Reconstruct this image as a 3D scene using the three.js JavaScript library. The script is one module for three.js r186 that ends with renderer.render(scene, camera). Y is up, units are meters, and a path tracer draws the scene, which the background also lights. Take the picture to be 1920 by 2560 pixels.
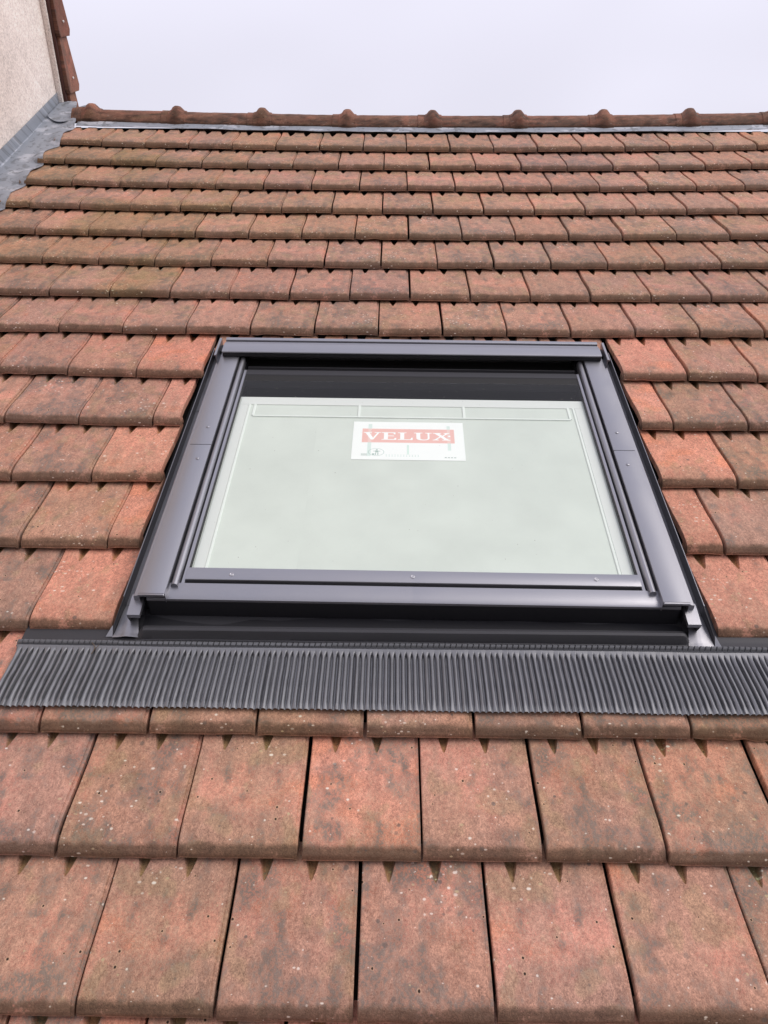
import * as THREE from 'three';
import { mergeGeometries, toCreasedNormals } from 'three/addons/utils/BufferGeometryUtils.js';

// ------------------------------------------------------------------ view
const scene = new THREE.Scene();
const PITCH = THREE.MathUtils.degToRad(51);            // pitch of the tiled slope
// roof frame: x across, y up the slope, z out of the slope
const ROOF = new THREE.Matrix4().makeRotationX(-(Math.PI / 2 - PITCH)).setPosition(0, 3.7, 0);
const V3 = (x, y, z) => new THREE.Vector3(x, y, z);
const CAM = { h: 1.5756, u: -0.02564, yaw: -0.00803, tilt: 0.73056, roll: -0.00958 };
const camera = new THREE.PerspectiveCamera(2 * Math.atan(1280 / 2100) * 180 / Math.PI, 0.75, 0.05, 600);
{
  const c = Math.cos, s = Math.sin;
  let f = V3(0, c(CAM.tilt), -s(CAM.tilt)), r = V3(1, 0, 0), d = V3(0, -s(CAM.tilt), -c(CAM.tilt));
  const f2 = f.clone().multiplyScalar(c(CAM.yaw)).addScaledVector(r, s(CAM.yaw));
  const r2 = r.clone().multiplyScalar(c(CAM.yaw)).addScaledVector(f, -s(CAM.yaw));
  const r3 = r2.clone().multiplyScalar(c(CAM.roll)).addScaledVector(d, s(CAM.roll));
  const d3 = d.clone().multiplyScalar(c(CAM.roll)).addScaledVector(r2, -s(CAM.roll));
  const m = new THREE.Matrix4().makeBasis(r3, d3.clone().negate(), f2.clone().negate()).setPosition(CAM.u, 0, CAM.h);
  m.premultiply(ROOF);
  m.decompose(camera.position, camera.quaternion, camera.scale);
}
camera.updateMatrixWorld(true);

const renderer = new THREE.WebGLRenderer({ antialias: true });
renderer.toneMapping = THREE.LinearToneMapping;
renderer.toneMappingExposure = 1.17;
renderer.shadowMap.enabled = true;
renderer.shadowMap.type = THREE.PCFSoftShadowMap;

// ------------------------------------------------------------------ noise
function rng(seed) { let a = seed >>> 0; return () => { a = (a + 0x6D2B79F5) | 0; let t = Math.imul(a ^ (a >>> 15), 1 | a); t = (t + Math.imul(t ^ (t >>> 7), 61 | t)) ^ t; return ((t ^ (t >>> 14)) >>> 0) / 4294967296; }; }
function h2(x, y) { let n = Math.imul(x, 374761393) + Math.imul(y, 668265263); n = Math.imul(n ^ (n >>> 13), 1274126177); return ((n ^ (n >>> 16)) >>> 0) / 4294967296; }
function vn(x, y) {
  const xi = Math.floor(x), yi = Math.floor(y); let fx = x - xi, fy = y - yi;
  fx = fx * fx * (3 - 2 * fx); fy = fy * fy * (3 - 2 * fy);
  const a = h2(xi, yi), b = h2(xi + 1, yi), c = h2(xi, yi + 1), d = h2(xi + 1, yi + 1);
  return a + (b - a) * fx + (c - a) * fy + (a - b - c + d) * fx * fy;
}
function fbm(x, y, o = 4) { let s = 0, a = 0.5, t = 0; for (let i = 0; i < o; i++) { s += a * vn(x, y); t += a; a *= 0.5; x = x * 2.03 + 17.3; y = y * 2.03 + 9.1; } return s / t; }
const sst = (a, b, x) => { x = Math.min(1, Math.max(0, (x - a) / (b - a))); return x * x * (3 - 2 * x); };
const lerp = (a, b, t) => a + (b - a) * t;

// ------------------------------------------------------------------ sky and sun: a bright, even, lilac-white overcast
{
  const w = 512, h = 256, data = new Float32Array(w * h * 4);
  for (let j = 0; j < h; j++) for (let i = 0; i < w; i++) {
    const el = (j + 0.5) / h * Math.PI - Math.PI / 2, az = (i + 0.5) / w * Math.PI * 2;
    const dx = Math.cos(el) * Math.cos(az), dz = Math.cos(el) * Math.sin(az), dy = Math.sin(el);
    const k = 1.4 / (0.35 + Math.abs(dy));
    const cl = fbm(dx * k + 40 + dy, dz * k + 40 - dy, 4) - 0.5;
    const up = Math.max(0, dy);
    const t = sst(0.05, 0.75, up);
    const g = 1 + cl * 0.7;
    const o = (j * w + i) * 4;
    data[o] = lerp(0.755, 0.655, t) * g; data[o + 1] = lerp(0.745, 0.645, t) * g; data[o + 2] = lerp(0.83, 0.75, t) * g; data[o + 3] = 1;
  }
  const sky = new THREE.DataTexture(data, w, h, THREE.RGBAFormat, THREE.FloatType);
  sky.mapping = THREE.EquirectangularReflectionMapping; sky.magFilter = THREE.LinearFilter; sky.minFilter = THREE.LinearFilter; sky.wrapS = THREE.RepeatWrapping; sky.needsUpdate = true;
  scene.background = sky; scene.environment = sky;
}
const sun = new THREE.DirectionalLight(0xfff6ec, 1.5);
sun.position.set(14, 22, 7); sun.target.position.set(0, 5, -2);
sun.castShadow = true; sun.shadow.radius = 80; sun.shadow.mapSize.set(2048, 2048);
Object.assign(sun.shadow.camera, { left: -8, right: 8, top: 8, bottom: -8, near: 1, far: 60 });
scene.add(sun, sun.target);

// ------------------------------------------------------------------ helpers
function shade(o) { o.traverse(m => { if (m.isMesh) { m.castShadow = true; m.receiveShadow = true; } }); return o; }
function mesh(name, geo, mat, parent) { const m = new THREE.Mesh(geo, mat); m.name = name; parent.add(m); return m; }
function thing(name, label, category, extra = {}) { const g = new THREE.Group(); g.name = name; g.userData = { label, category, ...extra }; scene.add(g); return g; }
function onRoof(g, x = 0, y = 0, z = 0) { const m = ROOF.clone().multiply(new THREE.Matrix4().makeTranslation(x, y, z)); m.decompose(g.position, g.quaternion, g.scale); return g; }
function bg(pos, uv, col) {
  const g = new THREE.BufferGeometry(); g.setAttribute('position', new THREE.Float32BufferAttribute(pos, 3));
  if (uv) g.setAttribute('uv', new THREE.Float32BufferAttribute(uv, 2));
  if (col) g.setAttribute('color', new THREE.Float32BufferAttribute(col, 3));
  return g;
}
// closed profile [p,q] swept straight along x ('x': p->y) or y ('y': p->x), q->z
function prism(poly, axis, t0, t1, crease = 0.6) {
  let ar = 0; const n = poly.length;
  for (let i = 0; i < n; i++) { const a = poly[i], b = poly[(i + 1) % n]; ar += a[0] * b[1] - b[0] * a[1]; }
  const P = (ar > 0) ? poly : poly.slice().reverse();
  const pos = [], uv = [];
  const at = (p, t) => axis === 'y' ? [p[0], t, p[1]] : [t, p[0], p[1]];
  const flip = axis === 'y';
  const tri = (a, b, c, ua, ub, uc) => { if (flip) { pos.push(...a, ...b, ...c); uv.push(...ua, ...ub, ...uc); } else { pos.push(...a, ...c, ...b); uv.push(...ua, ...uc, ...ub); } };
  let d = 0;
  for (let i = 0; i < n; i++) {
    const a = P[i], b = P[(i + 1) % n], l = Math.hypot(a[0] - b[0], a[1] - b[1]);
    const A0 = at(a, t0), A1 = at(a, t1), B0 = at(b, t0), B1 = at(b, t1);
    tri(A0, A1, B1, [d, t0], [d, t1], [d + l, t1]); tri(A0, B1, B0, [d, t0], [d + l, t1], [d + l, t0]); d += l;
  }
  // for axis y the ring is counter-clockwise in (x,z): outward is handled by the order above
  const f = THREE.ShapeUtils.triangulateShape(P.map(p => new THREE.Vector2(p[0], p[1])), []);
  for (const [i, j, k] of f) {
    tri(at(P[i], t0), at(P[j], t0), at(P[k], t0), P[i], P[j], P[k]);
    tri(at(P[i], t1), at(P[k], t1), at(P[j], t1), P[i], P[k], P[j]);
  }
  const g = toCreasedNormals(bg(pos, uv), crease);
  return g;
}
const rectP = (p0, p1, q0, q1, c = 0.001) => [[p0 + c, q0], [p1 - c, q0], [p1, q0 + c], [p1, q1 - c], [p1 - c, q1], [p0 + c, q1], [p0, q1 - c], [p0, q0 + c]];
function box(x0, x1, y0, y1, z0, z1, c = 0.001) { return prism(rectP(x0, x1, z0, z1, c), 'y', y0, y1); }
// a bent sheet with thickness: fn(i,j) -> [x,y,z]
function sheet(fn, nu, nv, th, crease = 0.9, uvs = 1) {
  const pos = [], uv = [], G = [];
  for (let j = 0; j <= nv; j++) for (let i = 0; i <= nu; i++) G.push(fn(i / nu, j / nv, i, j));
  const id = (i, j) => G[j * (nu + 1) + i], lo = p => [p[0], p[1], p[2] - th];
  const tri = (a, b, c) => { pos.push(...a, ...b, ...c); for (const p of [a, b, c]) uv.push(p[0] * uvs, p[1] * uvs + p[2] * uvs); };
  const quad = (a, b, c, d) => { tri(a, b, c); tri(a, c, d); };
  for (let j = 0; j < nv; j++) for (let i = 0; i < nu; i++) {
    const a = id(i, j), b = id(i + 1, j), c = id(i + 1, j + 1), d = id(i, j + 1);
    quad(a, b, c, d); quad(lo(a), lo(d), lo(c), lo(b));
  }
  for (let i = 0; i < nu; i++) { const a = id(i, 0), b = id(i + 1, 0); quad(lo(a), lo(b), b, a); const c = id(i, nv), d = id(i + 1, nv); quad(c, d, lo(d), lo(c)); }
  for (let j = 0; j < nv; j++) { const a = id(0, j), b = id(0, j + 1); quad(a, b, lo(b), lo(a)); const c = id(nu, j), d = id(nu, j + 1); quad(lo(c), lo(d), d, c); }
  return toCreasedNormals(bg(pos, uv), crease);
}
function tex(w, h, fn, srgb = true, rep = true) {
  const d = new Uint8Array(w * h * 4);
  for (let j = 0; j < h; j++) for (let i = 0; i < w; i++) { const c = fn(i, j), o = (j * w + i) * 4; d[o] = Math.max(0, Math.min(255, c[0])); d[o + 1] = Math.max(0, Math.min(255, c[1])); d[o + 2] = Math.max(0, Math.min(255, c[2])); d[o + 3] = 255; }
  const t = new THREE.DataTexture(d, w, h); t.magFilter = THREE.LinearFilter; t.minFilter = THREE.LinearMipmapLinearFilter; t.generateMipmaps = true;
  if (rep) t.wrapS = t.wrapT = THREE.RepeatWrapping; if (srgb) t.colorSpace = THREE.SRGBColorSpace; t.needsUpdate = true; return t;
}

// ------------------------------------------------------------------ materials
const W = 0.235, EXP = 0.2801, V0 = 0.4737;
// fired clay: sixteen tile faces on one sheet, each with its own dirt, lichen, specks and pits
function clayMaps() {
  const N = 2048, C = 512, col = new Uint8Array(N * N * 4), bmp = new Uint8Array(N * N * 4);
  for (let cy = 0; cy < 4; cy++) for (let cx = 0; cx < 4; cx++) {
    const id = cy * 4 + cx, R = rng(900 + id * 77), ox = id * 53.7 + 11, oy = id * 31.3 + 5;
    const dirty = id > 12 ? -0.045 : id < 8 ? 0.11 + R() * 0.1 : 0.02 + R() * 0.1, lich = id > 12 ? 0.8 : R() < 0.45 ? 0.57 + R() * 0.06 : 0.68, oran = 0.45 + R() * 0.2, oliv = R() < 0.4 ? 0.55 : 0.7;
    for (let j = 0; j < C; j++) for (let i = 0; i < C; i++) {
      const x = i / C * 0.235, y = j / C * 0.37;
      const n1 = fbm(x * 13 + ox, y * 9 + oy, 3), n2 = fbm(x * 55 + ox, y * 38 + oy, 3), st = vn(x * 70 + ox, y * 7 + oy);
      const g0 = vn(x * 230 + ox, y * 170 + oy), g1 = vn(x * 520 + ox, y * 420 + oy), g2 = vn(x * 1300 + ox, y * 1000 + oy), g3 = h2(i + id * 600, j);
      const low = sst(0.15, 0.05, y) * 0.13;
      let d = sst(0.40, 0.72, n1 * 0.55 + n2 * 0.30 + st * 0.15 + dirty + low + (g1 - 0.5) * 0.30);
      const o = sst(oran, oran + 0.2, fbm(x * 10 + ox + 90, y * 14 + oy + 33, 2));
      let r = lerp(210, 217, o), g = lerp(149, 147, o), b = lerp(127, 119, o);
      r = lerp(r, 170, d * 0.76); g = lerp(g, 136, d * 0.76); b = lerp(b, 116, d * 0.76);
      const lp = fbm(x * 60 + ox + 7, y * 44 + oy + 3, 4) * 0.5 + fbm(x * 16 + ox, y * 11 + oy + 50, 2) * 0.38 + st * 0.12 + low * 0.5;
      const l = sst(lich - 0.17, lich + 0.07, lp) * sst(0.34, 0.62, g0 * 0.4 + g1 * 0.35 + g2 * 0.25) * 0.8;
      r = lerp(r, 112, l); g = lerp(g, 103, l); b = lerp(b, 95, l);
      const ol = sst(oliv, oliv + 0.14, fbm(x * 22 + ox + 70, y * 17 + oy + 20, 3)) * 0.3;
      r = lerp(r, 156, ol); g = lerp(g, 138, ol); b = lerp(b, 104, ol);
      const nose = sst(0.058, 0.041, y + (n2 - 0.5) * 0.012) * sst(0.013, 0.018, y) * sst(0.1, 0.5, fbm(x * 24 + ox + 5, oy, 2) + (g0 - 0.5) * 0.5 + 0.12) * 0.82;   // caked dirt plus painted shade on the rolled front edge
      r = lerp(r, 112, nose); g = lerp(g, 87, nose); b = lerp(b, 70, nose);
      const gr = 1 + (g1 - 0.5) * 0.26 + (g2 - 0.5) * 0.30 + (g3 - 0.5) * 0.14 + (n2 - 0.5) * 0.2 + (g0 - 0.5) * 0.17;
      const dk = g2 > 0.83 && g1 > 0.55 ? 0.78 : 1;
      const k = ((cy * C + j) * N + cx * C + i) * 4;
      col[k] = Math.min(255, r * gr * dk); col[k + 1] = Math.min(255, g * gr * dk); col[k + 2] = Math.min(255, b * gr * dk); col[k + 3] = 255;
      const hgt = 128 + (g1 - 0.5) * 70 + (g2 - 0.5) * 60 + (n2 - 0.5) * 60 - (dk < 1 ? 30 : 0);
      bmp[k] = bmp[k + 1] = bmp[k + 2] = Math.max(0, Math.min(255, hgt)); bmp[k + 3] = 255;
    }
    const dot = (px, py, rx, ry, c, a, db) => {
      for (let j = Math.floor(py - ry - 1); j <= py + ry + 1; j++) for (let i = Math.floor(px - rx - 1); i <= px + rx + 1; i++) {
        if (i < 0 || j < 0 || i >= C || j >= C) continue;
        const q = Math.hypot((i - px) / rx, (j - py) / ry) + (h2(i + 31, j + id) - 0.5) * 0.35; const w = a * (1 - sst(0.7, 1.15, q)); if (w <= 0) continue;
        const k = ((cy * C + j) * N + cx * C + i) * 4;
        for (let e = 0; e < 3; e++) { col[k + e] = lerp(col[k + e], c[e], w); bmp[k + e] = Math.max(0, Math.min(255, bmp[k + e] + db * w)); }
      }
    };
    const nW = 40 + R() * 95, cxs = R() * C, cys = R() * C;
    for (let q = 0; q < nW; q++) { const cl = R() < 0.5; const s = 1.3 + Math.pow(R(), 2.2) * 4.2; dot(cl ? cxs + (R() + R() - 1) * 190 : R() * C, cl ? cys + (R() + R() - 1) * 150 : R() * C, s * (1 + R()), s * 0.8, R() < 0.7 ? [236, 228, 214] : [196, 176, 140], 0.55 + R() * 0.4, 12); }
    const nP = 3 + R() * 5; for (let q = 0; q < nP; q++) { const px = R() * C, py = 60 + R() * (C - 60), s = 2 + R() * 3.2; dot(px, py, s * 1.9, s * 1.3, [205, 168, 138], 0.7, 10); dot(px, py, s, s * 0.75, [40, 28, 22], 0.95, -90); }
    const nD = R() < 0.35 ? 22 : 5; for (let q = 0; q < nD; q++) { const s = 3 + R() * 9; dot(R() * C, 40 + R() * (C - 40), s, s * 0.7, [92, 86, 82], 0.5 * R() + 0.15, 6); }
  }
  const mk = (d, s) => { const t = new THREE.DataTexture(d, N, N); t.magFilter = THREE.LinearFilter; t.minFilter = THREE.LinearMipmapLinearFilter; t.generateMipmaps = true; if (s) t.colorSpace = THREE.SRGBColorSpace; t.needsUpdate = true; return t; };
  return [mk(col, true), mk(bmp, false)];
}
const [clayMap, clayBump] = clayMaps();
const M = {};
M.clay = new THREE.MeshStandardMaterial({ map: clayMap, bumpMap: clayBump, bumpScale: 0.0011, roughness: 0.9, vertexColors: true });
M.deck = new THREE.MeshStandardMaterial({ color: new THREE.Color().setRGB(0.05, 0.04, 0.035), roughness: 0.95 });
const alRough = tex(512, 512, (i, j) => { const v = 128 + (fbm(i / 40, j / 60, 4) - 0.5) * 70 + (h2(i, j) - 0.5) * 14; return [v, v, v]; }, false);
M.alu = new THREE.MeshPhysicalMaterial({ color: new THREE.Color().setRGB(0.345, 0.347, 0.378), metalness: 0.9, roughness: 0.8, roughnessMap: alRough });
M.plasticShade = new THREE.MeshStandardMaterial({ color: new THREE.Color().setRGB(0.014, 0.014, 0.018), roughness: 0.55 });  // black plastic; also the painted shade of front lip, hood lip and recess
M.gasket = new THREE.MeshStandardMaterial({ color: new THREE.Color().setRGB(0.012, 0.012, 0.013), roughness: 0.7 });
M.apron = new THREE.MeshPhysicalMaterial({ color: new THREE.Color().setRGB(0.2, 0.204, 0.22), metalness: 0.55, roughness: 0.45 });
M.gutter = new THREE.MeshStandardMaterial({ color: new THREE.Color().setRGB(0.055, 0.055, 0.062), metalness: 0.4, roughness: 0.5 });  // dark metal; painted shade for gutter wall, top rail and smooth strip
M.steel = new THREE.MeshStandardMaterial({ color: new THREE.Color().setRGB(0.55, 0.55, 0.57), metalness: 1, roughness: 0.35 });
M.glass = new THREE.MeshPhysicalMaterial({ color: new THREE.Color().setRGB(0.95, 0.98, 0.96), transmission: 1, thickness: 0, roughness: 0.0, ior: 1.28 });
M.white = new THREE.MeshStandardMaterial({ color: new THREE.Color().setRGB(0.76, 0.80, 0.75), roughness: 0.7, map: tex(512, 512, (i, j) => { const v = 244 + (fbm(i / 60, j / 60, 4) - 0.5) * 16; return [v, v, v]; }) });
M.border = new THREE.MeshStandardMaterial({ color: new THREE.Color().setRGB(0.755, 0.765, 0.75), roughness: 0.7 });
M.trayRib = new THREE.MeshStandardMaterial({ color: new THREE.Color().setRGB(0.84, 0.87, 0.84), roughness: 0.7 });
M.rib = new THREE.MeshStandardMaterial({ color: new THREE.Color().setRGB(0.9, 0.92, 0.9), roughness: 0.6 });
const leadMap = tex(1024, 1024, (i, j) => {
  const n = fbm(i / 90, j / 60, 5), m = fbm(i / 22 + 50, j / 30, 4), g = h2(i, j);
  const w = sst(0.52, 0.7, n) * 0.8, k = sst(0.55, 0.72, m) * 0.5;
  let c = [152, 158, 168]; const p = [196, 199, 208], d = [104, 107, 110];
  c = c.map((v, e) => lerp(lerp(v, p[e], w), d[e], k) * (0.96 + g * 0.08)); return c;
});
M.lead = new THREE.MeshStandardMaterial({ map: leadMap, metalness: 0.25, roughness: 0.55 });
const wallMap = tex(1024, 1024, (i, j) => {
  const a = fbm(i / 7, j / 7, 3), b = fbm(i / 130, j / 130, 3), s = vn(i / 3.2 + 9, j / 3.2), g = h2(i, j);
  const k = (0.97 + (a - 0.5) * 0.22 + (b - 0.5) * 0.14 + (g - 0.5) * 0.1) * (s > 0.8 ? 0.88 : 1); return [250 * k, 238 * k, 230 * k];
});
const wallBump = tex(1024, 1024, (i, j) => { const v = fbm(i / 7, j / 7, 3) * 190 + h2(i, j) * 25 + (vn(i / 3.2 + 9, j / 3.2) > 0.8 ? -50 : 20); return [v, v, v]; }, false);
M.render = new THREE.MeshStandardMaterial({ map: wallMap, bumpMap: wallBump, bumpScale: 0.0022, roughness: 0.95 });
M.board = new THREE.MeshStandardMaterial({ color: new THREE.Color().setRGB(0.075, 0.028, 0.022), roughness: 0.8 });

// ------------------------------------------------------------------ the roof surface
const sag = (u, v) => 0.00699 * Math.min(2, Math.max(0, v / 5)) * (u - 0.1276) ** 2;
const ROWDV = { 0: 0.0035, 1: 0.001, 2: -0.005, 4: 0.006, 8: 0.011, 12: -0.002, 15: -0.003 };
const rowV = k => V0 + k * EXP + (ROWDV[k] || 0);
// section of one tile up the slope: [distance from the front edge, height]
const SEC = [[0.045, 0.001], [0.0016, 0.0], [0.0, 0.0012], [0.0006, 0.0065], [0.0035, 0.0112], [0.0082, 0.0162], [0.0142, 0.0203], [0.0215, 0.0229], [0.031, 0.0239], [0.050, 0.0236], [0.082, 0.0204], [0.12, 0.0136], [0.16, 0.0065], [0.2, 0.0004], [0.232, -0.0042], [0.2385, -0.005], [0.2445, -0.0056], [0.252, -0.0064], [0.264, -0.0076], [0.28, -0.0088], [0.30, -0.0098], [0.32, -0.0105]];
function secN(s) { for (let i = 8; i < SEC.length - 1; i++) if (s <= SEC[i + 1][0]) { const a = SEC[i], b = SEC[i + 1]; return lerp(a[1], b[1], Math.max(0, (s - a[0]) / (b[0] - a[0]))); } return SEC[SEC.length - 1][1]; }
function roofTop(u, v) { const k = Math.floor((v - V0) / EXP + 1e-6), s = v - V0 - k * EXP; return (s < 0.02 ? lerp(0.01, 0.0208, s / 0.02) : secN(s)) + sag(u, v); }
// one interlocking tile, x0 = joint at its left; xa..xb and sa.. cut it
function tileGeo(row, x0, o = {}) {
  const { xa = 0, xb = W, sa = -1, tint = [1, 1, 1], moss = 0 } = o;
  const R = rng(Math.round((x0 + 20) * 1000) * 31 + row * 977 + 5);
  const dn = (R() - 0.5) * 0.004, tw = (R() - 0.5) * 0.005, ds = (R() - 0.5) * 0.005, yaw = (R() - 0.5) * 0.009, dx = (R() - 0.5) * 0.003, chip = 1 + 4 * Math.pow(R(), 4);
  const c1 = 0.222 * W, c2 = 0.6 * W, SA = 0.2385;
  const hw = s => s < SA ? 0.0006 : 0.0006 + Math.pow((s - SA) / (0.28 - SA), 0.8) * 0.0122;
  const dp = s => s < SA ? 0 : Math.min(0.022, Math.pow((s - SA) / (0.28 - SA), 0.6) * 0.0145);
  const K = x => ({ x: () => x, d: () => 0, nx: x });
  let cols = [
    { x: () => 0.0015, d: () => -0.02, nx: 0.0013 }, { x: () => 0.0015, d: () => -0.0018, nx: 0.0014 }, K(0.0034), K(0.1 * W),
    { x: s => c1 - hw(s), d: () => 0, nx: c1 - 0.0006 }, { x: s => c1 - hw(s) * 0.5, d: s => -dp(s), g: 1, nx: c1 - 0.0003 }, { x: s => c1 + hw(s) * 0.5, d: s => -dp(s), g: 1, nx: c1 + 0.0003 }, { x: s => c1 + hw(s), d: () => 0, nx: c1 + 0.0006 },
    K(0.36 * W), K(0.48 * W),
    { x: s => c2 - hw(s), d: () => 0, nx: c2 - 0.0006 }, { x: s => c2 - hw(s) * 0.5, d: s => -dp(s), g: 1, nx: c2 - 0.0003 }, { x: s => c2 + hw(s) * 0.5, d: s => -dp(s), g: 1, nx: c2 + 0.0003 }, { x: s => c2 + hw(s), d: () => 0, nx: c2 + 0.0006 },
    K(0.79 * W), K(W - 0.0135), { x: () => W - 0.0118, d: () => -0.0016, nx: W - 0.0118 }, { x: () => W - 0.0116, d: () => -0.005, nx: W - 0.0116 }, { x: () => W - 0.0052, d: () => -0.0055, nx: W - 0.0052 }, { x: () => W - 0.0050, d: () => -0.02, nx: W - 0.005 }];
  if (xa > 0) cols = [{ x: () => xa, d: () => -0.02 }, { x: () => xa + 0.0006, d: () => -0.0008 }, { x: () => xa + 0.0016, d: () => 0 }, ...cols.filter(c => c.nx > xa + 0.016)];
  if (xb < W) cols = [...cols.filter(c => c.nx < xb - 0.016), { x: () => xb - 0.0016, d: () => 0 }, { x: () => xb - 0.0006, d: () => -0.0008 }, { x: () => xb, d: () => -0.02 }];
  let rows = SEC.map((p, i) => [p[0], p[1], i]);
  if (sa > 0) rows = [[sa, secN(sa) - 0.02, 3], [sa, secN(sa), 9], ...rows.filter(p => p[2] > 8 && p[0] > sa + 0.004)];
  const cell = o.clean ? 13 + Math.floor(R() * 3) : Math.floor(R() * (row > 2 ? 9.5 : 14)), fx = R() < 0.5, cu = cell % 4, cv = Math.floor(cell / 4);
  const nC = cols.length, nR = rows.length, P = [], UV = [], CO = [];
  const vr = rowV(row);
  const bri = 0.93 + R() * 0.14, warm = (R() - 0.5) * 0.07;
  for (let j = 0; j < nR; j++) for (let i = 0; i < nC; i++) {
    const [s, n, ri] = rows[j], c = cols[i]; const x = c.x(s);
    let z = n + c.d(s); const floor = s < 0.0305 && ri < 9 && sa < 0 ? -0.0006 : n - 0.018; if (z < floor) z = floor;
    const rough = ri <= 3 && sa < 0 ? (vn((x0 + x) * 90 + row * 7, 3.3) - 0.5) * 0.0026 * chip : 0;   // chipped front edge
    const u = x0 + x + dx + yaw * -s, v = vr + s + ds + yaw * (x - W / 2) - (ri >= 1 && ri <= 3 ? 0 : 0);
    const wob = (fbm((x0 + x) * 14 + row, s * 14, 2) - 0.5) * 0.0022;
    P.push([u, v + rough * 0.4, z + dn + tw * (x / W - 0.5) + wob + rough * 0.6 + sag(u, v) + (i === 0 ? 0 : 0)]);
    let a = x / W; if (fx) a = 1 - a;
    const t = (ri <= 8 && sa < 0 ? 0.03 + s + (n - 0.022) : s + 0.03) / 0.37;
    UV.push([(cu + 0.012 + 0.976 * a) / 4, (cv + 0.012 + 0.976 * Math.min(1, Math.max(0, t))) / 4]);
    const mo = moss * sst(0.3, 0.62, fbm(u * 4.5 + 3, v * 5 + 8, 3));
    const gm = c.g && s > SA ? 0.6 : 0;   // moss in the two grooves
    CO.push([(1 - gm * 0.45) * lerp(tint[0] * bri * (1 + warm), tint[0] * 0.80, mo), (1 - gm * 0.32) * lerp(tint[1] * bri, tint[1] * 0.86, mo), (1 - gm * 0.75) * lerp(tint[2] * bri * (1 - warm), tint[2] * 0.66, mo)]);
  }
  const pos = [], uv = [], col = [];
  const put = k => { pos.push(...P[k]); uv.push(...UV[k]); col.push(...CO[k].map(q => Math.min(1, q))); };
  const quad = (a, b, c, d) => { put(a); put(b); put(c); put(a); put(c); put(d); };
  for (let j = 0; j < nR - 1; j++) for (let i = 0; i < nC - 1; i++) quad(j * nC + i, j * nC + i + 1, (j + 1) * nC + i + 1, (j + 1) * nC + i);
  return toCreasedNormals(bg(pos, uv, col), 0.62);
}

const house = onRoof(thing('tiled_house', 'house roof of weathered orange-brown clay tiles around the grey roof window', 'house roof'));
const LEFT = -1.86, RIGHT = 3.2, CUT_L = -0.695, CUT_R = 0.762, TOP_CUT = 2.605;
const pv = V3(0, 0, 0);
function inView(u, v) { pv.set(u, v, 0).applyMatrix4(ROOF).project(camera); return pv.z < 1 && pv.x > -1.28 && pv.x < 1.28 && pv.y > -1.35; }
let nTiles = 0;
for (let k = -1; k <= 15; k++) {
  const ph = ((k % 2 + 2) % 2 === 0 ? 0.68 : 0.18);
  for (let j = -10; j <= 15; j++) {
    const x0 = (ph + j) * W, x1 = x0 + W, vm = rowV(k);
    if (x1 < LEFT + 0.02 || x0 > RIGHT) continue;
    if (!inView(x0, vm) && !inView(x1, vm + EXP) && !inView(x0, vm + EXP) && !inView(x1, vm)) continue;
    const pk = sst(0.42, 0.62, fbm(x0 * 1.6 + 7.7, vm * 1.9 + 2.1, 2)) * 0.8, dull = sst(0.4, 0.65, fbm(x0 * 1.1 + 31, vm * 1.2 + 4, 2));
    const tint = [0.98 - dull * 0.05, 0.96 - pk * 0.03 - dull * 0.04, 0.95 + pk * 0.02 - dull * 0.03];
    const moss = sst(0.42, 0.6, fbm(x0 * 0.9 + 14.2, vm * 0.8 + 1.6, 2)) * 0.4 + (x0 < -0.9 && k > 8 && k < 15 ? 0.5 * h2(k, j + 40) + 0.15 : 0);
    const xa = Math.max(0, LEFT - x0);
    let geo = null;
    const inW = k >= 3 && k <= 7 && x1 > CUT_L && x0 < CUT_R;
    if (!inW) geo = tileGeo(k, x0, { xa: xa > 0.003 ? xa : 0, tint, moss });
    else {
      const parts = [], ct = [Math.min(1, tint[0] * 1.02), tint[1], tint[2] * 0.97];
      if (x0 < CUT_L - 0.012) parts.push(tileGeo(k, x0, { xb: CUT_L - x0 + (k === 7 ? 0.02 : 0), tint: ct, clean: true }));
      if (x1 > CUT_R + 0.012) parts.push(tileGeo(k, x0, { xa: CUT_R - x0, tint: ct, clean: true }));
      if (k === 7) {
        if (x0 < CUT_L - 0.012) parts.push(tileGeo(k, x0, { xa: CUT_L - x0 + 0.02, sa: TOP_CUT - rowV(7), tint, moss }));
        else if (x1 > CUT_R + 0.012) parts.push(tileGeo(k, x0, { xb: CUT_R - x0, sa: TOP_CUT - rowV(7), tint, moss }));
        else parts.push(tileGeo(k, x0, { sa: TOP_CUT - rowV(7), tint, moss }));
      }
      if (parts.length) geo = parts.length > 1 ? mergeGeometries(parts) : parts[0];
    }
    if (!geo) continue;
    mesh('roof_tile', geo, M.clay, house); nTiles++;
  }
}
console.log('tiles', nTiles);

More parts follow.
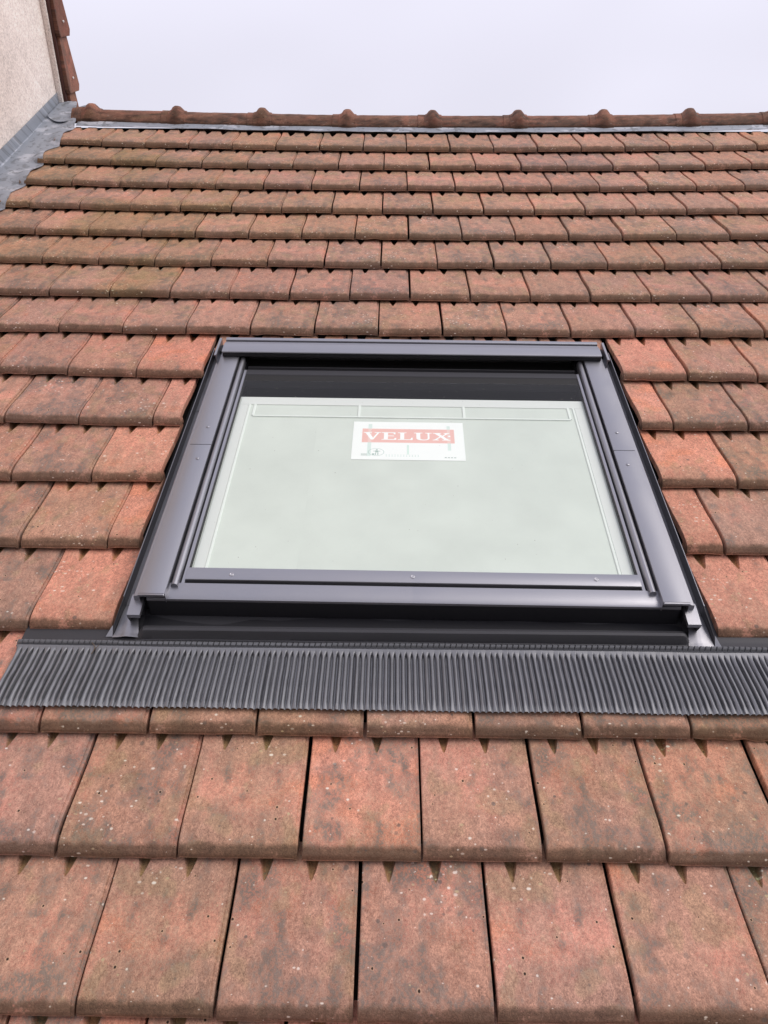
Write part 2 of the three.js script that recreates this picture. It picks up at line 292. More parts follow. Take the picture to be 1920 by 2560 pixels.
// ridge: half-round tiles with a knobbed collar at each joint
const RV = 5.112, RN = -0.03, RR = 0.08;
function ridgeGeo(u0, len, seed, withKnob = true) {
  const R = rng(seed), us = !withKnob ? [0, 0.0005, 0.02, 0.022, len - 0.003, len] : [0, 0.0005, 0.004, 0.016, 0.028, 0.038, 0.046, 0.056, 0.066, 0.076, 0.088, 0.1, 0.104, 0.12, 0.14, 0.16, 0.18, 0.2, 0.22, 0.24, 0.26, 0.28, 0.3, 0.32, 0.34, 0.36, 0.38, 0.4, 0.42, len - 0.04, len - 0.038, len - 0.004, len];
  const nA = 28, P = [], UV = [], CO = [], jit = (R() - 0.5) * 0.006, br = 0.42 + R() * 0.12, cell = Math.floor(R() * 16), cu = cell % 4, cv = Math.floor(cell / 4);
  for (let i = 0; i < us.length; i++) for (let a = 0; a <= nA; a++) {
    const x = us[i], ph = lerp(-1.25, 1.25, a / nA);
    let r = RR;
    if (x < 0.104) r += 0.005 + (withKnob ? 0 : 0.001 * (x > 0.021));
    if (x > len - 0.039) r += 0.004;
    const kn = Math.exp(-(((x - 0.05) / 0.03) ** 4)) * Math.pow(Math.max(0, Math.cos(ph * 1.1)), 1.6);
    if (withKnob) r += 0.028 * kn;
    if (i === 0 || i === us.length - 1) r -= 0.016;
    r += (fbm(x * 30 + seed, ph * 4, 2) - 0.5) * 0.003;
    const u = u0 + x, n0 = RN + sag(u, 5.1) + jit * (x / len - 0.5);
    P.push([u, RV + Math.sin(ph) * r, n0 + Math.cos(ph) * r]);
    UV.push([(cu + 0.02 + 0.96 * Math.max(0, Math.min(1, x / len))) / 4, (cv + 0.02 + 0.96 * a / nA) / 4]);
    const d = (0.62 + 0.76 * fbm(u * 16, ph * 3 + 9, 3)) * (1 - 0.45 * sst(0.55, 0.68, fbm(u * 22 + 40, ph * 5, 3))); CO.push([br * d, br * d * 0.9, br * d * 0.87]);
  }
  const pos = [], uv = [], col = [], n = nA + 1;
  const put = k => { pos.push(...P[k]); uv.push(...UV[k]); col.push(...CO[k]); };
  for (let i = 0; i < us.length - 1; i++) for (let a = 0; a < nA; a++) { const A = i * n + a, B = A + n; for (const q of [A, B, B + 1, A, B + 1, A + 1]) put(q); }
  return toCreasedNormals(bg(pos, uv, col), 0.7);
}
for (let i = 0; i < 11; i++) mesh('ridge_tile', ridgeGeo(-1.815 + i * 0.4895, 0.493, 70 + i * 13), M.clay, house);
mesh('ridge_tile', ridgeGeo(-1.872, 0.06, 71, false), M.clay, house);
// lead soaker under the ridge
mesh('ridge_flashing', sheet((a, b) => {
  const u = lerp(-1.83, 3.4, a), w = (fbm(u * 3.1, 2.2, 3) - 0.5) * 0.022 + (vn(u * 17, 7) - 0.5) * 0.008;
  const v = lerp(4.985 + w, 5.07, b); return [u, v, lerp(0.004, 0.012, b) + (vn(u * 9, b * 2) - 0.5) * 0.005 * (1 - b) + sag(u, v)];
}, 160, 4, 0.002, 0.9, 1), M.lead, house);
// boarding under the tiles, back slope and walls of the house
{
  const back = new THREE.Matrix4().copy(ROOF).invert();
  mesh('roof_deck', sheet((a, b) => { const u = lerp(-2.03, 3.6, a), v = lerp(-0.7, 5.12, b); return [u, v, -0.115 + sag(u, v)]; }, 20, 10, 0.05), M.deck, house);
  const rp = V3(0, 5.13, -0.03).applyMatrix4(ROOF), ev = V3(0, -0.7, -0.1).applyMatrix4(ROOF);
  const depth = ev.z - rp.z;
  const bs = new THREE.BufferGeometry();
  const g1 = sheet((a, b) => { const z = rp.z - b * depth; return [lerp(-2.03, 3.6, a), rp.y - b * (rp.y - ev.y), z]; }, 4, 4, 0.05);
  g1.applyMatrix4(back); mesh('back_slope', g1, M.deck, house);
  const wp = [[ev.z - 0.35, 0], [ev.z - 0.35, ev.y + 0.1], [rp.z, rp.y - 0.55], [rp.z - depth + 0.35, ev.y + 0.1], [rp.z - depth + 0.35, 0]];
  const g2 = prism(wp.map(p => [p[0], p[1]]), 'x', -2.02, 3.5); // p -> y axis slot, q -> z axis slot
  const pa = g2.attributes.position; for (let i = 0; i < pa.count; i++) { const y = pa.getY(i), z = pa.getZ(i); pa.setY(i, z); pa.setZ(i, y); } g2.computeVertexNormals();
  g2.applyMatrix4(back); mesh('wall', g2, M.render, house);
}

// ------------------------------------------------------------------ lead flashing against the neighbouring wall
const WX = -2.03;
const leadThing = onRoof(thing('lead_flashing', 'grey lead flashing strip between the tiles and the rendered wall', 'flashing'));
{
  const edge = v => -1.842 + Math.sin((v - V0) / EXP * Math.PI * 2 + 1.2) * 0.014 + (vn(v * 9, 4) - 0.5) * 0.02;
  mesh('lead_sheet', sheet((a, b) => {
    const v = lerp(1.2, 5.28, b), u = lerp(WX + 0.002, edge(v), a);
    const flat = 0.004 + sag(u, v) + (fbm(u * 14, v * 6, 3) - 0.5) * 0.010;
    const top = roofTop(u, Math.min(v, 4.97)) + 0.006;
    const w = sst(0.55, 0.95, a);
    return [u, v, Math.max(lerp(flat, top, w), w > 0.3 ? top * w : flat)];
  }, 14, 230, 0.0022, 0.8, 1.1), M.lead, leadThing);
  mesh('upstand', sheet((a, b) => {
    const v = lerp(1.2, 5.34, a); const q = [[0.03, 0.0115], [0.012, 0.0125], [0.006, 0.02], [0.004, 0.05], [0.003, 0.078], [0.0025, 0.08]][Math.round(b * 5)];
    return [WX + q[0], v, q[1] - 0.012 + sag(WX, v) + (vn(v * 5, 2) - 0.5) * 0.002];
  }, 60, 5, 0.002, 0.6, 1.3), M.lead, leadThing);
  mesh('saddle_sheet', sheet((a, b) => {
    const u = lerp(WX + 0.012, -1.80, a), lowv = 5.085 - 0.07 * Math.sin(Math.PI * Math.min(1, a * 1.25)) - 0.05 * a; const v = lerp(lowv, lerp(5.36, 5.07, sst(0.4, 0.7, a)), b);
    return [u, v, 0.017 + sag(u, v) + (fbm(u * 11, v * 11, 3) - 0.5) * 0.010 - (a > 0.8 ? (a - 0.8) * 0.05 : 0)];
  }, 16, 10, 0.003, 0.8, 1.1), M.lead, leadThing);
}

// ------------------------------------------------------------------ neighbouring house: rendered gable and its verge tiles
const nb = thing('neighbour_house', 'neighbouring house gable in pale roughcast with dark red verge tiles', 'house wall');
{
  const inv = ROOF.clone().invert();
  const rake = (v, n) => V3(WX, v, n).applyMatrix4(ROOF);
  const r0 = rake(5.352, 0.0), r1 = rake(5.443, 0.56), dir = r1.clone().sub(r0).normalize();
  const low = r0.clone().addScaledVector(dir, -3.2), apex = r0.clone().addScaledVector(dir, 2.6);
  const sh = [[low.z, 0], [low.z, low.y], [apex.z, apex.y], [apex.z + 3.2, apex.y - 3.2 * 1.25], [apex.z + 3.2, 0]];
  const g = prism(sh.map(p => [p[0], p[1]]), 'x', WX - 0.35, WX);
  const pa = g.attributes.position, uvn = []; for (let i = 0; i < pa.count; i++) { const y = pa.getY(i), z = pa.getZ(i); pa.setY(i, z); pa.setZ(i, y); }
  g.computeVertexNormals(); for (let i = 0; i < pa.count; i++) uvn.push((pa.getZ(i) + pa.getX(i)) / 1.3, pa.getY(i) / 1.3); g.setAttribute('uv', new THREE.Float32BufferAttribute(uvn, 2));
  mesh('wall', g, M.render, nb);
  // rake frame: x = out of the wall, y = down the rake, z = away from the slope of the rake (skyward/back)
  const dn = dir.clone().negate(), ax = V3(1, 0, 0), nz = ax.clone().cross(dn).normalize();
  const RM = new THREE.Matrix4().makeBasis(ax, dn, nz).setPosition(r0.x, r0.y, r0.z);
  const sgn = V3(0, 5.55, 0.1).applyMatrix4(ROOF).sub(r0).dot(nz) > 0 ? 1 : -1;
  const at = gm => { gm.applyMatrix4(RM); return gm; };
  const Z = z => z * sgn;
  mesh('barge_board', at(prism(rectP(0.001, 0.046, Math.min(Z(-0.012), Z(0.05)), Math.max(Z(-0.012), Z(0.05)), 0.003), 'y', -3.0, 0.02)), M.board, nb);
  mesh('verge_soffit', at(prism(rectP(0.0, 0.03, Math.min(Z(-0.03), Z(-0.013)), Math.max(Z(-0.03), Z(-0.013)), 0.003), 'y', -3.0, 0.01)), M.render, nb);
  for (let i = 0; i < 10; i++) {
    const y1 = i === 0 ? 0.03 : 0.2 - i * 0.2925, y0 = i === 0 ? -0.1 : y1 - 0.31;
    // skirt of the tile seen from the side: narrow above, wide below, stepped over the next one
    const tk = 0.020, wob = (h2(i, 5) - 0.5) * 0.006;
    const q = i === 0 ? [[y0, 0.022], [y1, 0.0], [y1, 0.135], [y0, 0.122]] : [[y0, 0.022 + wob], [y1 - 0.02, -0.002 + wob], [y1, 0.012 + wob], [y1, 0.165], [y1 - 0.03, 0.188], [y0, 0.135]];
    const sp = new THREE.Shape(q.map(p => new THREE.Vector2(p[0], Z(p[1]))));
    const eg = new THREE.ExtrudeGeometry(sp, { depth: tk, bevelEnabled: true, bevelSize: 0.0025, bevelThickness: 0.0025, bevelSegments: 2, steps: 1 });
    const ep = eg.attributes.position; for (let k = 0; k < ep.count; k++) { const yy = ep.getX(k), zz = ep.getY(k), xx = ep.getZ(k); ep.setXYZ(k, 0.038 + xx + (yy - y0) * 0.04, yy, zz); }
    let vg = eg.toNonIndexed ? (eg.index ? eg.toNonIndexed() : eg) : eg; vg.computeVertexNormals();
    const cnt = vg.attributes.position.count, U = [], Cc = [], cell = (i * 5 + 3) % 16, br = i === 2 || i === 5 ? 0.36 : 0.58 + 0.1 * h2(i, 9);
    for (let k = 0; k < cnt; k++) { U.push((cell % 4 + 0.1 + 0.8 * Math.min(1, Math.max(0, (vg.attributes.position.getY(k) - y0) / 0.4))) / 4, (Math.floor(cell / 4) + 0.1 + 0.8 * Math.min(1, Math.max(0, Math.abs(vg.attributes.position.getZ(k)) / 0.25))) / 4); Cc.push(br, br * 0.78, br * 0.74); }
    vg.setAttribute('uv', new THREE.Float32BufferAttribute(U, 2)); vg.setAttribute('color', new THREE.Float32BufferAttribute(Cc, 3));
    vg.applyMatrix4(RM);
    // the tile's upper face runs back over the neighbour's roof
    const vt = mesh('verge_tile', vg, M.clay, nb);
    if (i > 0) {
      const nl = new THREE.CylinderGeometry(0.006, 0.006, 0.006, 12); nl.rotateZ(Math.PI / 2); nl.translate(0.067 + (y1 - 0.075 - y0) * 0.04, y1 - 0.075, Z(0.085)); nl.applyMatrix4(RM);
      mesh('nail', nl, M.rib, vt);
    }
  }
  const rs = prism(rectP(-0.35, 0.036, Math.min(Z(0.06), Z(0.13)), Math.max(Z(0.06), Z(0.13)), 0.004), 'y', -2.9, 0.02); at(rs); mesh('roof_slope', rs, M.deck, nb);
}

// ------------------------------------------------------------------ the roof window
const WM = new THREE.Matrix4();
{
  const g = -0.009, t = 0.0434, A = V3(Math.cos(g), Math.sin(g), 0), B0 = V3(-Math.sin(g), Math.cos(g), 0);
  const B = B0.multiplyScalar(Math.cos(t)).add(V3(0, 0, -Math.sin(t))), Cn = A.clone().cross(B);
  WM.makeBasis(A, B, Cn).setPosition(0.029, 1.352, 0.088).premultiply(ROOF);
}
const onWindow = g => { WM.decompose(g.position, g.quaternion, g.scale); return g; };
const win = onWindow(thing('roof_window', 'large grey aluminium roof window set into the clay tiles', 'roof window'));
const HB = 1.1525;   // where the side covers run under the hood
{
  for (const s of [-1, 1]) {
    const fl = pr => pr.map(p => [p[0] * s, p[1]]);
    const cov = [[0.5945, -0.03], [0.5945, -0.0025], [0.5955, -0.0008], [0.5975, 0], [0.655, 0], [0.658, -0.001], [0.6592, -0.0035], [0.6592, -0.03], [0.6577, -0.03], [0.6577, -0.0048], [0.6545, -0.003], [0.598, -0.003], [0.596, -0.0048], [0.596, -0.03]];
    const lowEnd = 0.0;
    const lc = mesh('side_cover', prism(fl(cov), 'y', lowEnd + 0.004, 0.6255, 0.45), M.alu, win);
    mesh('end_lip', prism(fl([[0.5955, -0.0065], [0.5955, -0.002], [0.5975, -0.0006], [0.655, -0.0006], [0.6585, -0.002], [0.6585, -0.0065]]), 'y', -0.0015, 0.0039, 0.45), M.alu, lc);
    const uc = mesh('side_cover', prism(fl(cov), 'y', 0.628, 1.2, 0.45), M.alu, win);
    for (const [c, b] of [[lc, 0.556], [uc, 0.72]]) {
      const sc = new THREE.SphereGeometry(0.0058, 14, 6, 0, Math.PI * 2, 0, Math.PI / 2); sc.rotateX(Math.PI / 2); sc.scale(1, 1, 0.55); sc.translate(s * 0.622, b, 0); mesh('screw', sc, M.alu, c);
    }
    // sash beads beside the glass
    const bead = []; for (let i = 0; i <= 10; i++) { const a = Math.PI * i / 10; bead.push([0.5815 - Math.cos(a) * 0.0085, -0.0135 + Math.sin(a) * 0.0085]); } bead.push([0.59, -0.03], [0.573, -0.03]);
    mesh('sash_bead', prism(fl(bead), 'y', 0.043, 1.165, 0.5), M.alu, win);
    const bead2 = [[0.5605, -0.032], [0.5605, -0.0205], [0.5615, -0.0192], [0.5685, -0.0185], [0.5695, -0.0195], [0.5695, -0.032]];
    mesh('glazing_bead', prism(fl(bead2), 'y', 0.046, 1.10, 0.5), M.alu, win);
    mesh('glazing_gasket', prism(fl([[0.5588, -0.034], [0.5588, -0.0226], [0.5602, -0.0215], [0.5602, -0.034]]), 'y', 0.1, 1.06), M.gasket, win);
    // outer rail of the frame and its side
    mesh('side_rail', prism(fl([[0.6595, -0.10], [0.6595, -0.016], [0.6605, -0.0148], [0.6725, -0.0165], [0.674, -0.018], [0.674, -0.10]]), 'y', 0.01, 1.2, 0.45), M.alu, win);
    mesh('frame_side', prism(fl([[0.571, -0.115], [0.571, -0.034], [0.6585, -0.034], [0.6585, -0.115]]), 'y', 0.035, 1.24), M.plasticShade, win);
    // small upright brackets beside the hood and at the foot of the frame
    const br = mesh('hood_bracket', prism(fl([[0.6685, -0.05], [0.6685, 0.014], [0.6695, 0.0155], [0.6765, 0.0155], [0.6775, 0.014], [0.6775, 0.010], [0.6715, 0.010], [0.6715, -0.05]]), 'y', 1.14, 1.262, 0.4), M.alu, win);
    mesh('bracket_plate', prism(fl([[0.6595, -0.03], [0.6595, -0.006], [0.6684, -0.006], [0.6684, -0.03]]), 'y', 1.205, 1.25, 0.4), M.plasticShade, br);
    const ft = mesh('foot_bracket', prism([[-0.034, -0.046], [-0.034, -0.036], [0.012, -0.031], [0.03, -0.031], [0.03, -0.046]], 'x', Math.min(s * 0.652, s * 0.683), Math.max(s * 0.652, s * 0.683), 0.4), M.alu, win);
    mesh('bracket_flange', prism([[-0.0335, -0.0465], [0.02, -0.0465], [0.02, -0.085], [-0.002, -0.096], [-0.012, -0.096]], 'x', Math.min(s * 0.678, s * 0.683), Math.max(s * 0.678, s * 0.683), 0.4), M.plasticShade, ft);
  }
  // lower cladding: sloping top, deep front lip, then the recessed foot of the frame
  mesh('bottom_cladding', prism([[0.0605, -0.03], [0.0605, -0.0195], [0.058, -0.0172], [0.05, -0.0165], [0.026, -0.0185], [0.013, -0.0222], [0.0095, -0.0245], [0.0087, -0.028], [0.0087, -0.031], [0.0125, -0.034]], 'x', -0.6435, 0.6435, 0.5), M.alu, win);
  mesh('front_lip_shade', prism([[0.0092, -0.0315], [0.0092, -0.081], [0.0105, -0.082], [0.0125, -0.08], [0.0125, -0.0345]], 'x', -0.6425, 0.6425, 0.5), M.plasticShade, win);  // front lip of the cladding, its shade put into the black colour
  mesh('frame_foot', prism([[0.03, -0.165], [0.03, -0.05], [0.06, -0.032], [0.09, -0.032], [0.09, -0.165]], 'x', -0.668, 0.668), M.plasticShade, win);
  mesh('recess_shade_plate', prism([[-0.026, -0.0825], [0.0295, -0.0822], [0.0295, -0.1], [-0.026, -0.1]], 'x', -0.655, 0.655), M.plasticShade, win);  // black plate added to paint the recess below the lip dark
  const bb = mesh('bottom_bar', prism([[0.0695, -0.032], [0.0695, -0.0165], [0.0705, -0.015], [0.073, -0.014], [0.107, -0.0142], [0.1125, -0.016], [0.1165, -0.0205], [0.1165, -0.032]], 'x', -0.5605, 0.5605, 0.45), M.alu, win);
  mesh('bar_gap', prism([[0.058, -0.034], [0.058, -0.026], [0.0706, -0.026], [0.0706, -0.034]], 'x', -0.57, 0.57), M.gasket, win);
  for (const [x, y] of [[-0.4483, 0.0868], [0.0006, 0.0899], [0.4529, 0.0909]]) {
    const r = new THREE.TorusGeometry(0.0042, 0.0014, 8, 18); r.translate(x, y, -0.0136); const hd = new THREE.CylinderGeometry(0.0036, 0.0036, 0.001, 14); hd.rotateX(Math.PI / 2); hd.translate(x, y, -0.0138); mesh('screw', mergeGeometries([r.toNonIndexed(), hd.toNonIndexed()]), M.steel, bb);
  }
  // top: sash rails with the hood's shade put into their dark colour, then the hood itself
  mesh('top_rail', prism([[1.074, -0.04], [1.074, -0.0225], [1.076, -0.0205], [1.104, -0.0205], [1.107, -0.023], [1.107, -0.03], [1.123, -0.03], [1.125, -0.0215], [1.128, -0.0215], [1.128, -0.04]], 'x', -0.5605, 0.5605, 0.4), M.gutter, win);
  mesh('top_gasket', prism([[1.035, -0.05], [1.035, -0.0225], [1.04, -0.0215], [1.0735, -0.0225], [1.0735, -0.05]], 'x', -0.5605, 0.5605), M.gasket, win);
  mesh('hood_recess', prism([[1.1285, -0.075], [1.1285, -0.05], [1.232, -0.05], [1.232, -0.075]], 'x', -0.5935, 0.5935), M.gasket, win);  // shadow under the hood put into this black colour
  const hood = mesh('top_hood', prism([[1.1575, 0.0155], [1.1555, 0.0165], [1.1555, 0.0185], [1.157, 0.0205], [1.161, 0.0215], [1.19, 0.0228], [1.215, 0.0205], [1.2255, 0.0165], [1.228, 0.012], [1.2425, 0.012], [1.2435, 0.0185], [1.246, 0.0198], [1.259, 0.0198], [1.261, 0.018], [1.261, -0.06], [1.235, -0.06], [1.235, 0.0155]], 'x', -0.6515, 0.6515, 0.42), M.alu, win);
  mesh('hood_lip_shade', prism([[1.1562, 0.0152], [1.1562, 0.002], [1.16, 0.0], [1.234, 0.0], [1.234, 0.0152]], 'x', -0.6505, 0.6505, 0.5), M.plasticShade, hood);  // down-facing lip of the hood, shade painted in as black
  // glass
  mesh('glass_pane', prism([[0.11, -0.0225], [1.045, -0.0225], [1.045, -0.0226], [0.11, -0.0226]], 'x', -0.5595, 0.5595), M.glass, win);
  win.children[win.children.length - 1].geometry = new THREE.PlaneGeometry(1.118, 0.935).translate(0, 0.5775, -0.0224);
  {
    const R = rng(4242), gs = [];
    for (let i = 0; i < 190; i++) { const q = new THREE.CircleGeometry(0.0004 + Math.pow(R(), 3) * 0.0011, 6); q.scale(1, 0.7 + R() * 0.9, 1); q.translate((R() - 0.5) * 1.08, 0.13 + (R() < 0.45 ? 0.75 + R() * 0.14 : R() * 0.88), -0.0219); gs.push(q); }
    const dp = mesh('dust_specks', mergeGeometries(gs), new THREE.MeshStandardMaterial({ color: new THREE.Color().setRGB(0.34, 0.34, 0.32), roughness: 0.9 }), win); dp.userData.kind = 'stuff';
  }
  // white tray seen through the glass
  const tray = mesh('backing_panel', box(-0.566, 0.566, 0.09, 0.9535, -0.046, -0.0355), M.white, win);
  for (const s of [-1, 1]) mesh('tray_edge', box(Math.min(s * 0.526, s * 0.519), Math.max(s * 0.526, s * 0.519), 0.118, 0.905, -0.036, -0.032), M.trayRib, tray);
  for (const s of [-1, 1]) mesh('tray_border', box(Math.min(s * 0.527, s * 0.556), Math.max(s * 0.527, s * 0.556), 0.1, 0.9055, -0.036, -0.0335), M.border, tray);
  mesh('tray_border', box(-0.556, 0.556, 0.9062, 0.95, -0.036, -0.0335), M.border, tray);
  mesh('tray_edge', box(-0.505, 0.505, 0.8355, 0.8405, -0.036, -0.032), M.trayRib, tray);
  for (const x of [-0.505, -0.1668, 0.1684, 0.505]) mesh('tray_rib', box(x - 0.004, x + 0.004, 0.8406, 0.906, -0.036, -0.032), M.trayRib, tray);
  mesh('shadow_liner', box(-0.57, 0.57, 0.04, 1.2, -0.112, -0.1), new THREE.MeshStandardMaterial({ color: new THREE.Color().setRGB(0.014, 0.022, 0.02), roughness: 0.8 }), win);  // dark board painting the shadowed void above the tray
}
// printed card behind the glass
{
  const w = 1024, h = 616, cv = document.createElement('canvas'); cv.width = w; cv.height = h; const c = cv.getContext('2d');
  c.fillStyle = '#fbfcfb'; c.fillRect(0, 0, w, h);
  c.fillStyle = '#dfece7'; c.fillRect(140, 40, 34, 520); c.fillRect(870, 60, 30, 400);
  c.fillStyle = '#f3c0b9'; c.fillRect(86, 118, 850, 226);  // banner red paled: haze of the glass put into the print colour
  c.fillStyle = '#f3d0ca'; c.fillRect(140, 118, 34, 226); c.fillRect(870, 118, 30, 226);
  c.save(); c.fillStyle = '#ffffff'; c.textAlign = 'center'; c.textBaseline = 'middle'; c.translate(500, 234); c.scale(1.34, 1); c.font = 'bold 172px serif'; c.fillText('VELUX', 0, 4); c.restore();
  c.fillStyle = '#ffffff'; c.beginPath(); c.arc(890, 228, 12, 0, 7); c.fill();
  c.strokeStyle = '#b9cbc5'; c.lineWidth = 5; c.beginPath(); c.ellipse(222, 498, 70, 56, 0, 0, 7); c.stroke();
  c.fillStyle = '#b0c2bc'; c.beginPath(); c.arc(228, 462, 9, 0, 7); c.fill(); c.fillRect(214, 474, 28, 30); c.fillRect(196, 480, 64, 8); c.fillRect(186, 520, 22, 24); c.fillRect(214, 508, 9, 36); c.fillRect(234, 508, 9, 36);
  c.fillStyle = '#a9b8b1'; for (let i = 0; i < 3; i++) c.fillRect(86, 524 + i * 12, 56, 6);
  c.fillStyle = '#c4dbd2'; for (let i = 0; i < 2; i++) for (let x = 310; x < 620; x += 26) c.fillRect(x, 536 + i * 18, 10 + (x * 7 % 14), 7);
  c.fillStyle = '#98a8a2'; for (let i = 0; i < 4; i++) c.fillRect(836 + i * 28, 566, 20, 10);
  c.fillStyle = '#dceee6'; c.fillRect(500, 380, 18, 150);
  const t = new THREE.CanvasTexture(cv); t.colorSpace = THREE.SRGBColorSpace;
  const lab = onWindow(thing('printed_card', 'white printed card with a red banner paled by painted glass haze behind the window glass', 'card'));
  const face = new THREE.PlaneGeometry(0.342, 0.2035).translate(-0.0094, 0.7121, -0.0345);
  mesh('card_sheet', box(-0.1804, 0.1616, 0.6104, 0.8138, -0.0352, -0.0347, 0.0001), M.rib, lab);
  mesh('card_print', face, new THREE.MeshStandardMaterial({ map: t, roughness: 0.7 }), lab);
}

// ------------------------------------------------------------------ flashing of the window: ribbed apron, seam and side gutters
const apron = onRoof(thing('window_flashing', 'dark grey pleated flashing apron below the roof window', 'flashing'));
{
  const U0 = -0.905, U1 = 0.985, PCH = 0.01335, nR = Math.round((U1 - U0) / PCH), per = 12, NC = nR * per;
  const vs = [1.0735, 1.0745, 1.080, 1.086, 1.094, 1.106, 1.125, 1.15, 1.18, 1.21, 1.228, 1.237, 1.243, 1.248, 1.252, 1.255, 1.258];
  mesh('pleated_apron', sheet((a, b, i, j) => {
    const v = vs[j], u = lerp(U0, U1, a), ph = (i % per) / per, rib = Math.floor(i / per), tj = (h2(rib, 3) - 0.5) * 0.001;
    const base = lerp(0.0295, 0.0075, sst(1.085, 1.262, v)) + (fbm(u * 4, v * 5, 2) - 0.5) * 0.005;
    const x = Math.abs(ph - 0.5) * 2;                     // 0 at the crown, 1 in the valley
    const flare = sst(1.098, 1.078, v), tip = sst(1.2575, 1.238, v + (1 - x) * 0.022);
    const wd = lerp(0.78, 0.86, flare), crown = 1 - Math.pow(Math.min(1, x / wd), 2.8);
    const hg0 = 0.0075, hgt = lerp(0.0092, 0.0055, flare) * tip;
    const skew = (fbm(rib * 0.7, v * 5, 2) - 0.5) * 0.0006;
    return [u + skew + (h2(rib, 8) - 0.5) * 0.0012 * flare, v + sag(u, v) + (v < 1.08 ? tj * 0.7 + (fbm(u * 5, 3, 2) - 0.5) * 0.004 : 0), base + hg0 - (1 - Math.max(0, crown)) * hgt + tj * 0.3];
  }, NC, vs.length - 1, 0.0008, 1.1), M.apron, apron);
  // rolled seam above the pleats, notched at every pleat
  const sp = [[1.2585, 0.009], [1.260, 0.0115], [1.2635, 0.0085], [1.2665, 0.0145], [1.271, 0.0175], [1.2755, 0.0145], [1.2778, 0.008]];
  mesh('seam_roll', sheet((a, b, i, j) => {
    const u = lerp(U0 - 0.005, U1, a), q = sp[j], ph = i % 8, nt = ph === 0 ? -0.0042 : (ph === 1 ? 0.0012 : 0.0006 - ph * 0.0001); const wv = (fbm(u * 5, 1, 2) - 0.5) * 0.004;
    return [u + (j > 3 ? 0.002 : 0), q[0] + wv, q[1] + (j > 2 && j < 6 ? nt : 0) + wv * 0.4];
  }, nR * 8, sp.length - 1, 0.001, 0.5), M.apron, apron);
  const sm = [[1.2782, 0.010], [1.280, 0.012], [1.2815, 0.0125], [1.2835, 0.012], [1.289, 0.0235], [1.2945, 0.031], [1.301, 0.0335], [1.309, 0.031], [1.33, 0.006], [1.42, 0.0045]];
  mesh('smooth_strip', sheet((a, b, i, j) => { const u = lerp(U0, U1, a), q = sm[j], side = Math.max(sst(-0.612, -0.636, u), sst(0.672, 0.696, u)), wv = (fbm(u * 6, 5, 2) - 0.5) * 0.002; return [u, q[0] + (j < 5 ? wv : 0), Math.max(0.0045, lerp(q[1], lerp(0.0105, 0.0055, j / 9), side) + wv * 0.6)]; }, 240, sm.length - 1, 0.001, 0.5), M.gutter, apron);  // apron metal in a darker colour, painting the shade of its front face
}
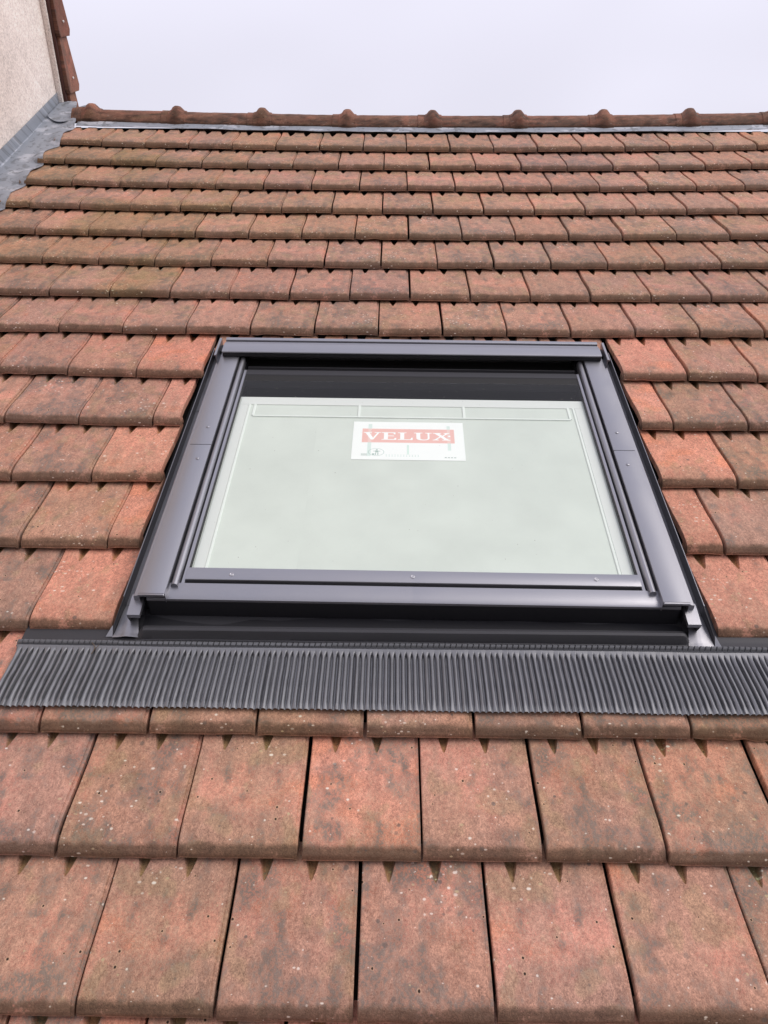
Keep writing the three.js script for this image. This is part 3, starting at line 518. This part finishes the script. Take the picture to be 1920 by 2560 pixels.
// side gutters follow the window
{
  for (const s of [-1, 1]) {
    const g = thing('side_gutter', s < 0 ? 'metal gutter with painted wall shade between the window and the tiles left of it' : 'metal gutter with painted wall shade between the window and the tiles right of it', 'gutter', { group: 'side gutters of the roof window' });
    if (s > 0) g.name = 'side_gutter_001';
    onWindow(g);
    const fl = pr => pr.map(p => [p[0] * s, p[1]]);
    for (const [y0, y1, dz] of [[0.02, 0.905, 0], [0.9, 1.27, 0.0015]]) {
      mesh('gutter_floor', prism(fl([[0.6745, -0.0615 + dz], [0.6745, -0.0590 + dz], [0.678, -0.0600 + dz], [0.7017, -0.0600 + dz], [0.7017, -0.0615 + dz]]), 'y', y0, y1, 0.4), M.alu, g);
      mesh('gutter_wall', prism(fl([[0.7018, -0.104], [0.7018, -0.031 + dz], [0.7033, -0.031 + dz], [0.7036, -0.1], [0.711, -0.102], [0.7125, -0.088], [0.7145, -0.088], [0.716, -0.102], [0.724, -0.102], [0.7255, -0.09], [0.7275, -0.09], [0.729, -0.102], [0.745, -0.102], [0.745, -0.104]]), 'y', y0, y1, 0.4), M.gutter, g);  // darker than the floor: shade of the wall put into its colour
    }
    mesh('gutter_lip', prism(fl([[0.7012, -0.0305], [0.7018, -0.0285], [0.7032, -0.0285], [0.704, -0.0305]]), 'y', 0.02, 1.27, 0.4), M.alu, g);
    // outlet at the foot, running out over the apron
    mesh('outlet_plate', sheet((a, b) => {
      const x = lerp(lerp(0.654, 0.672, b), lerp(0.717, 0.7018, b), a), y = lerp(-0.068, 0.0195, b);
      return [s * x, y, lerp(-0.0785, -0.0605, sst(0, 1, b)) + 0.003 * Math.sin(a * 3.1) * (1 - b) + (vn(x * 60 + s, y * 40) - 0.5) * 0.004 * (1 - b)];
    }, 12, 12, 0.001, 0.8), M.alu, g);
    const plate = (pts, dx) => { const A = pts.map(p => [p[0] * s, p[1], p[2]]), B = pts.map(p => [(p[0] + dx) * s, p[1], p[2]]), pos = [], n = A.length; for (let k = 1; k < n - 1; k++) pos.push(...A[0], ...A[k], ...A[k + 1], ...B[0], ...B[k + 1], ...B[k]); for (let k = 0; k < n; k++) { const m = (k + 1) % n; pos.push(...A[k], ...B[k], ...B[m], ...A[k], ...B[m], ...A[m]); } const q = bg(pos, new Array(pos.length / 3 * 2).fill(0)); q.computeVertexNormals(); return q; };
    mesh('end_fin', plate([[0.7018, 0.0195, -0.031], [0.7085, -0.018, -0.046], [0.7165, -0.046, -0.064], [0.7175, -0.06, -0.0805], [0.7025, 0.0195, -0.07]], 0.0014), M.gutter, g);
    mesh('end_flap', plate([[0.718, -0.0455, -0.063], [0.7315, -0.066, -0.079], [0.7165, -0.0655, -0.079]], 0.0014), M.alu, g);
  }
}
// a dry twig caught on the pleats
{
  const c = new THREE.CatmullRomCurve3([V3(0, 0, 0), V3(0.004, 0.012, 0.002), V3(0.002, 0.022, 0.001), V3(-0.006, 0.031, 0.003)]);
  const tg = onRoof(new THREE.Group(), -0.722, 1.232, 0.018); tg.name = 'twig'; tg.userData = { label: 'small dry twig lying on the pleated flashing apron', category: 'twig' }; scene.add(tg);
  const tm = new THREE.MeshStandardMaterial({ color: new THREE.Color().setRGB(0.12, 0.09, 0.065), roughness: 0.9 });
  mesh('stem', new THREE.TubeGeometry(c, 16, 0.0011, 6), tm, tg);
  mesh('side_shoot', new THREE.TubeGeometry(new THREE.CatmullRomCurve3([V3(0.004, 0.012, 0.002), V3(0.009, 0.016, 0.004), V3(0.012, 0.024, 0.003)]), 8, 0.0008, 6), tm, tg);
}
// ------------------------------------------------------------------ ground far below
{
  const gm = tex(512, 512, (i, j) => { const v = 105 + (fbm(i / 30, j / 30, 4) - 0.5) * 40 + (h2(i, j) - 0.5) * 20; return [v, v * 0.98, v * 0.93]; });
  gm.repeat.set(200, 200);
  const g = new THREE.PlaneGeometry(600, 600); g.rotateX(-Math.PI / 2);
  const m = new THREE.Mesh(g, new THREE.MeshStandardMaterial({ map: gm, roughness: 0.95 })); m.name = 'ground'; m.userData = { kind: 'structure', label: 'grey paved ground below the houses', category: 'ground' }; scene.add(m);
}
shade(scene);
renderer.render(scene, camera);
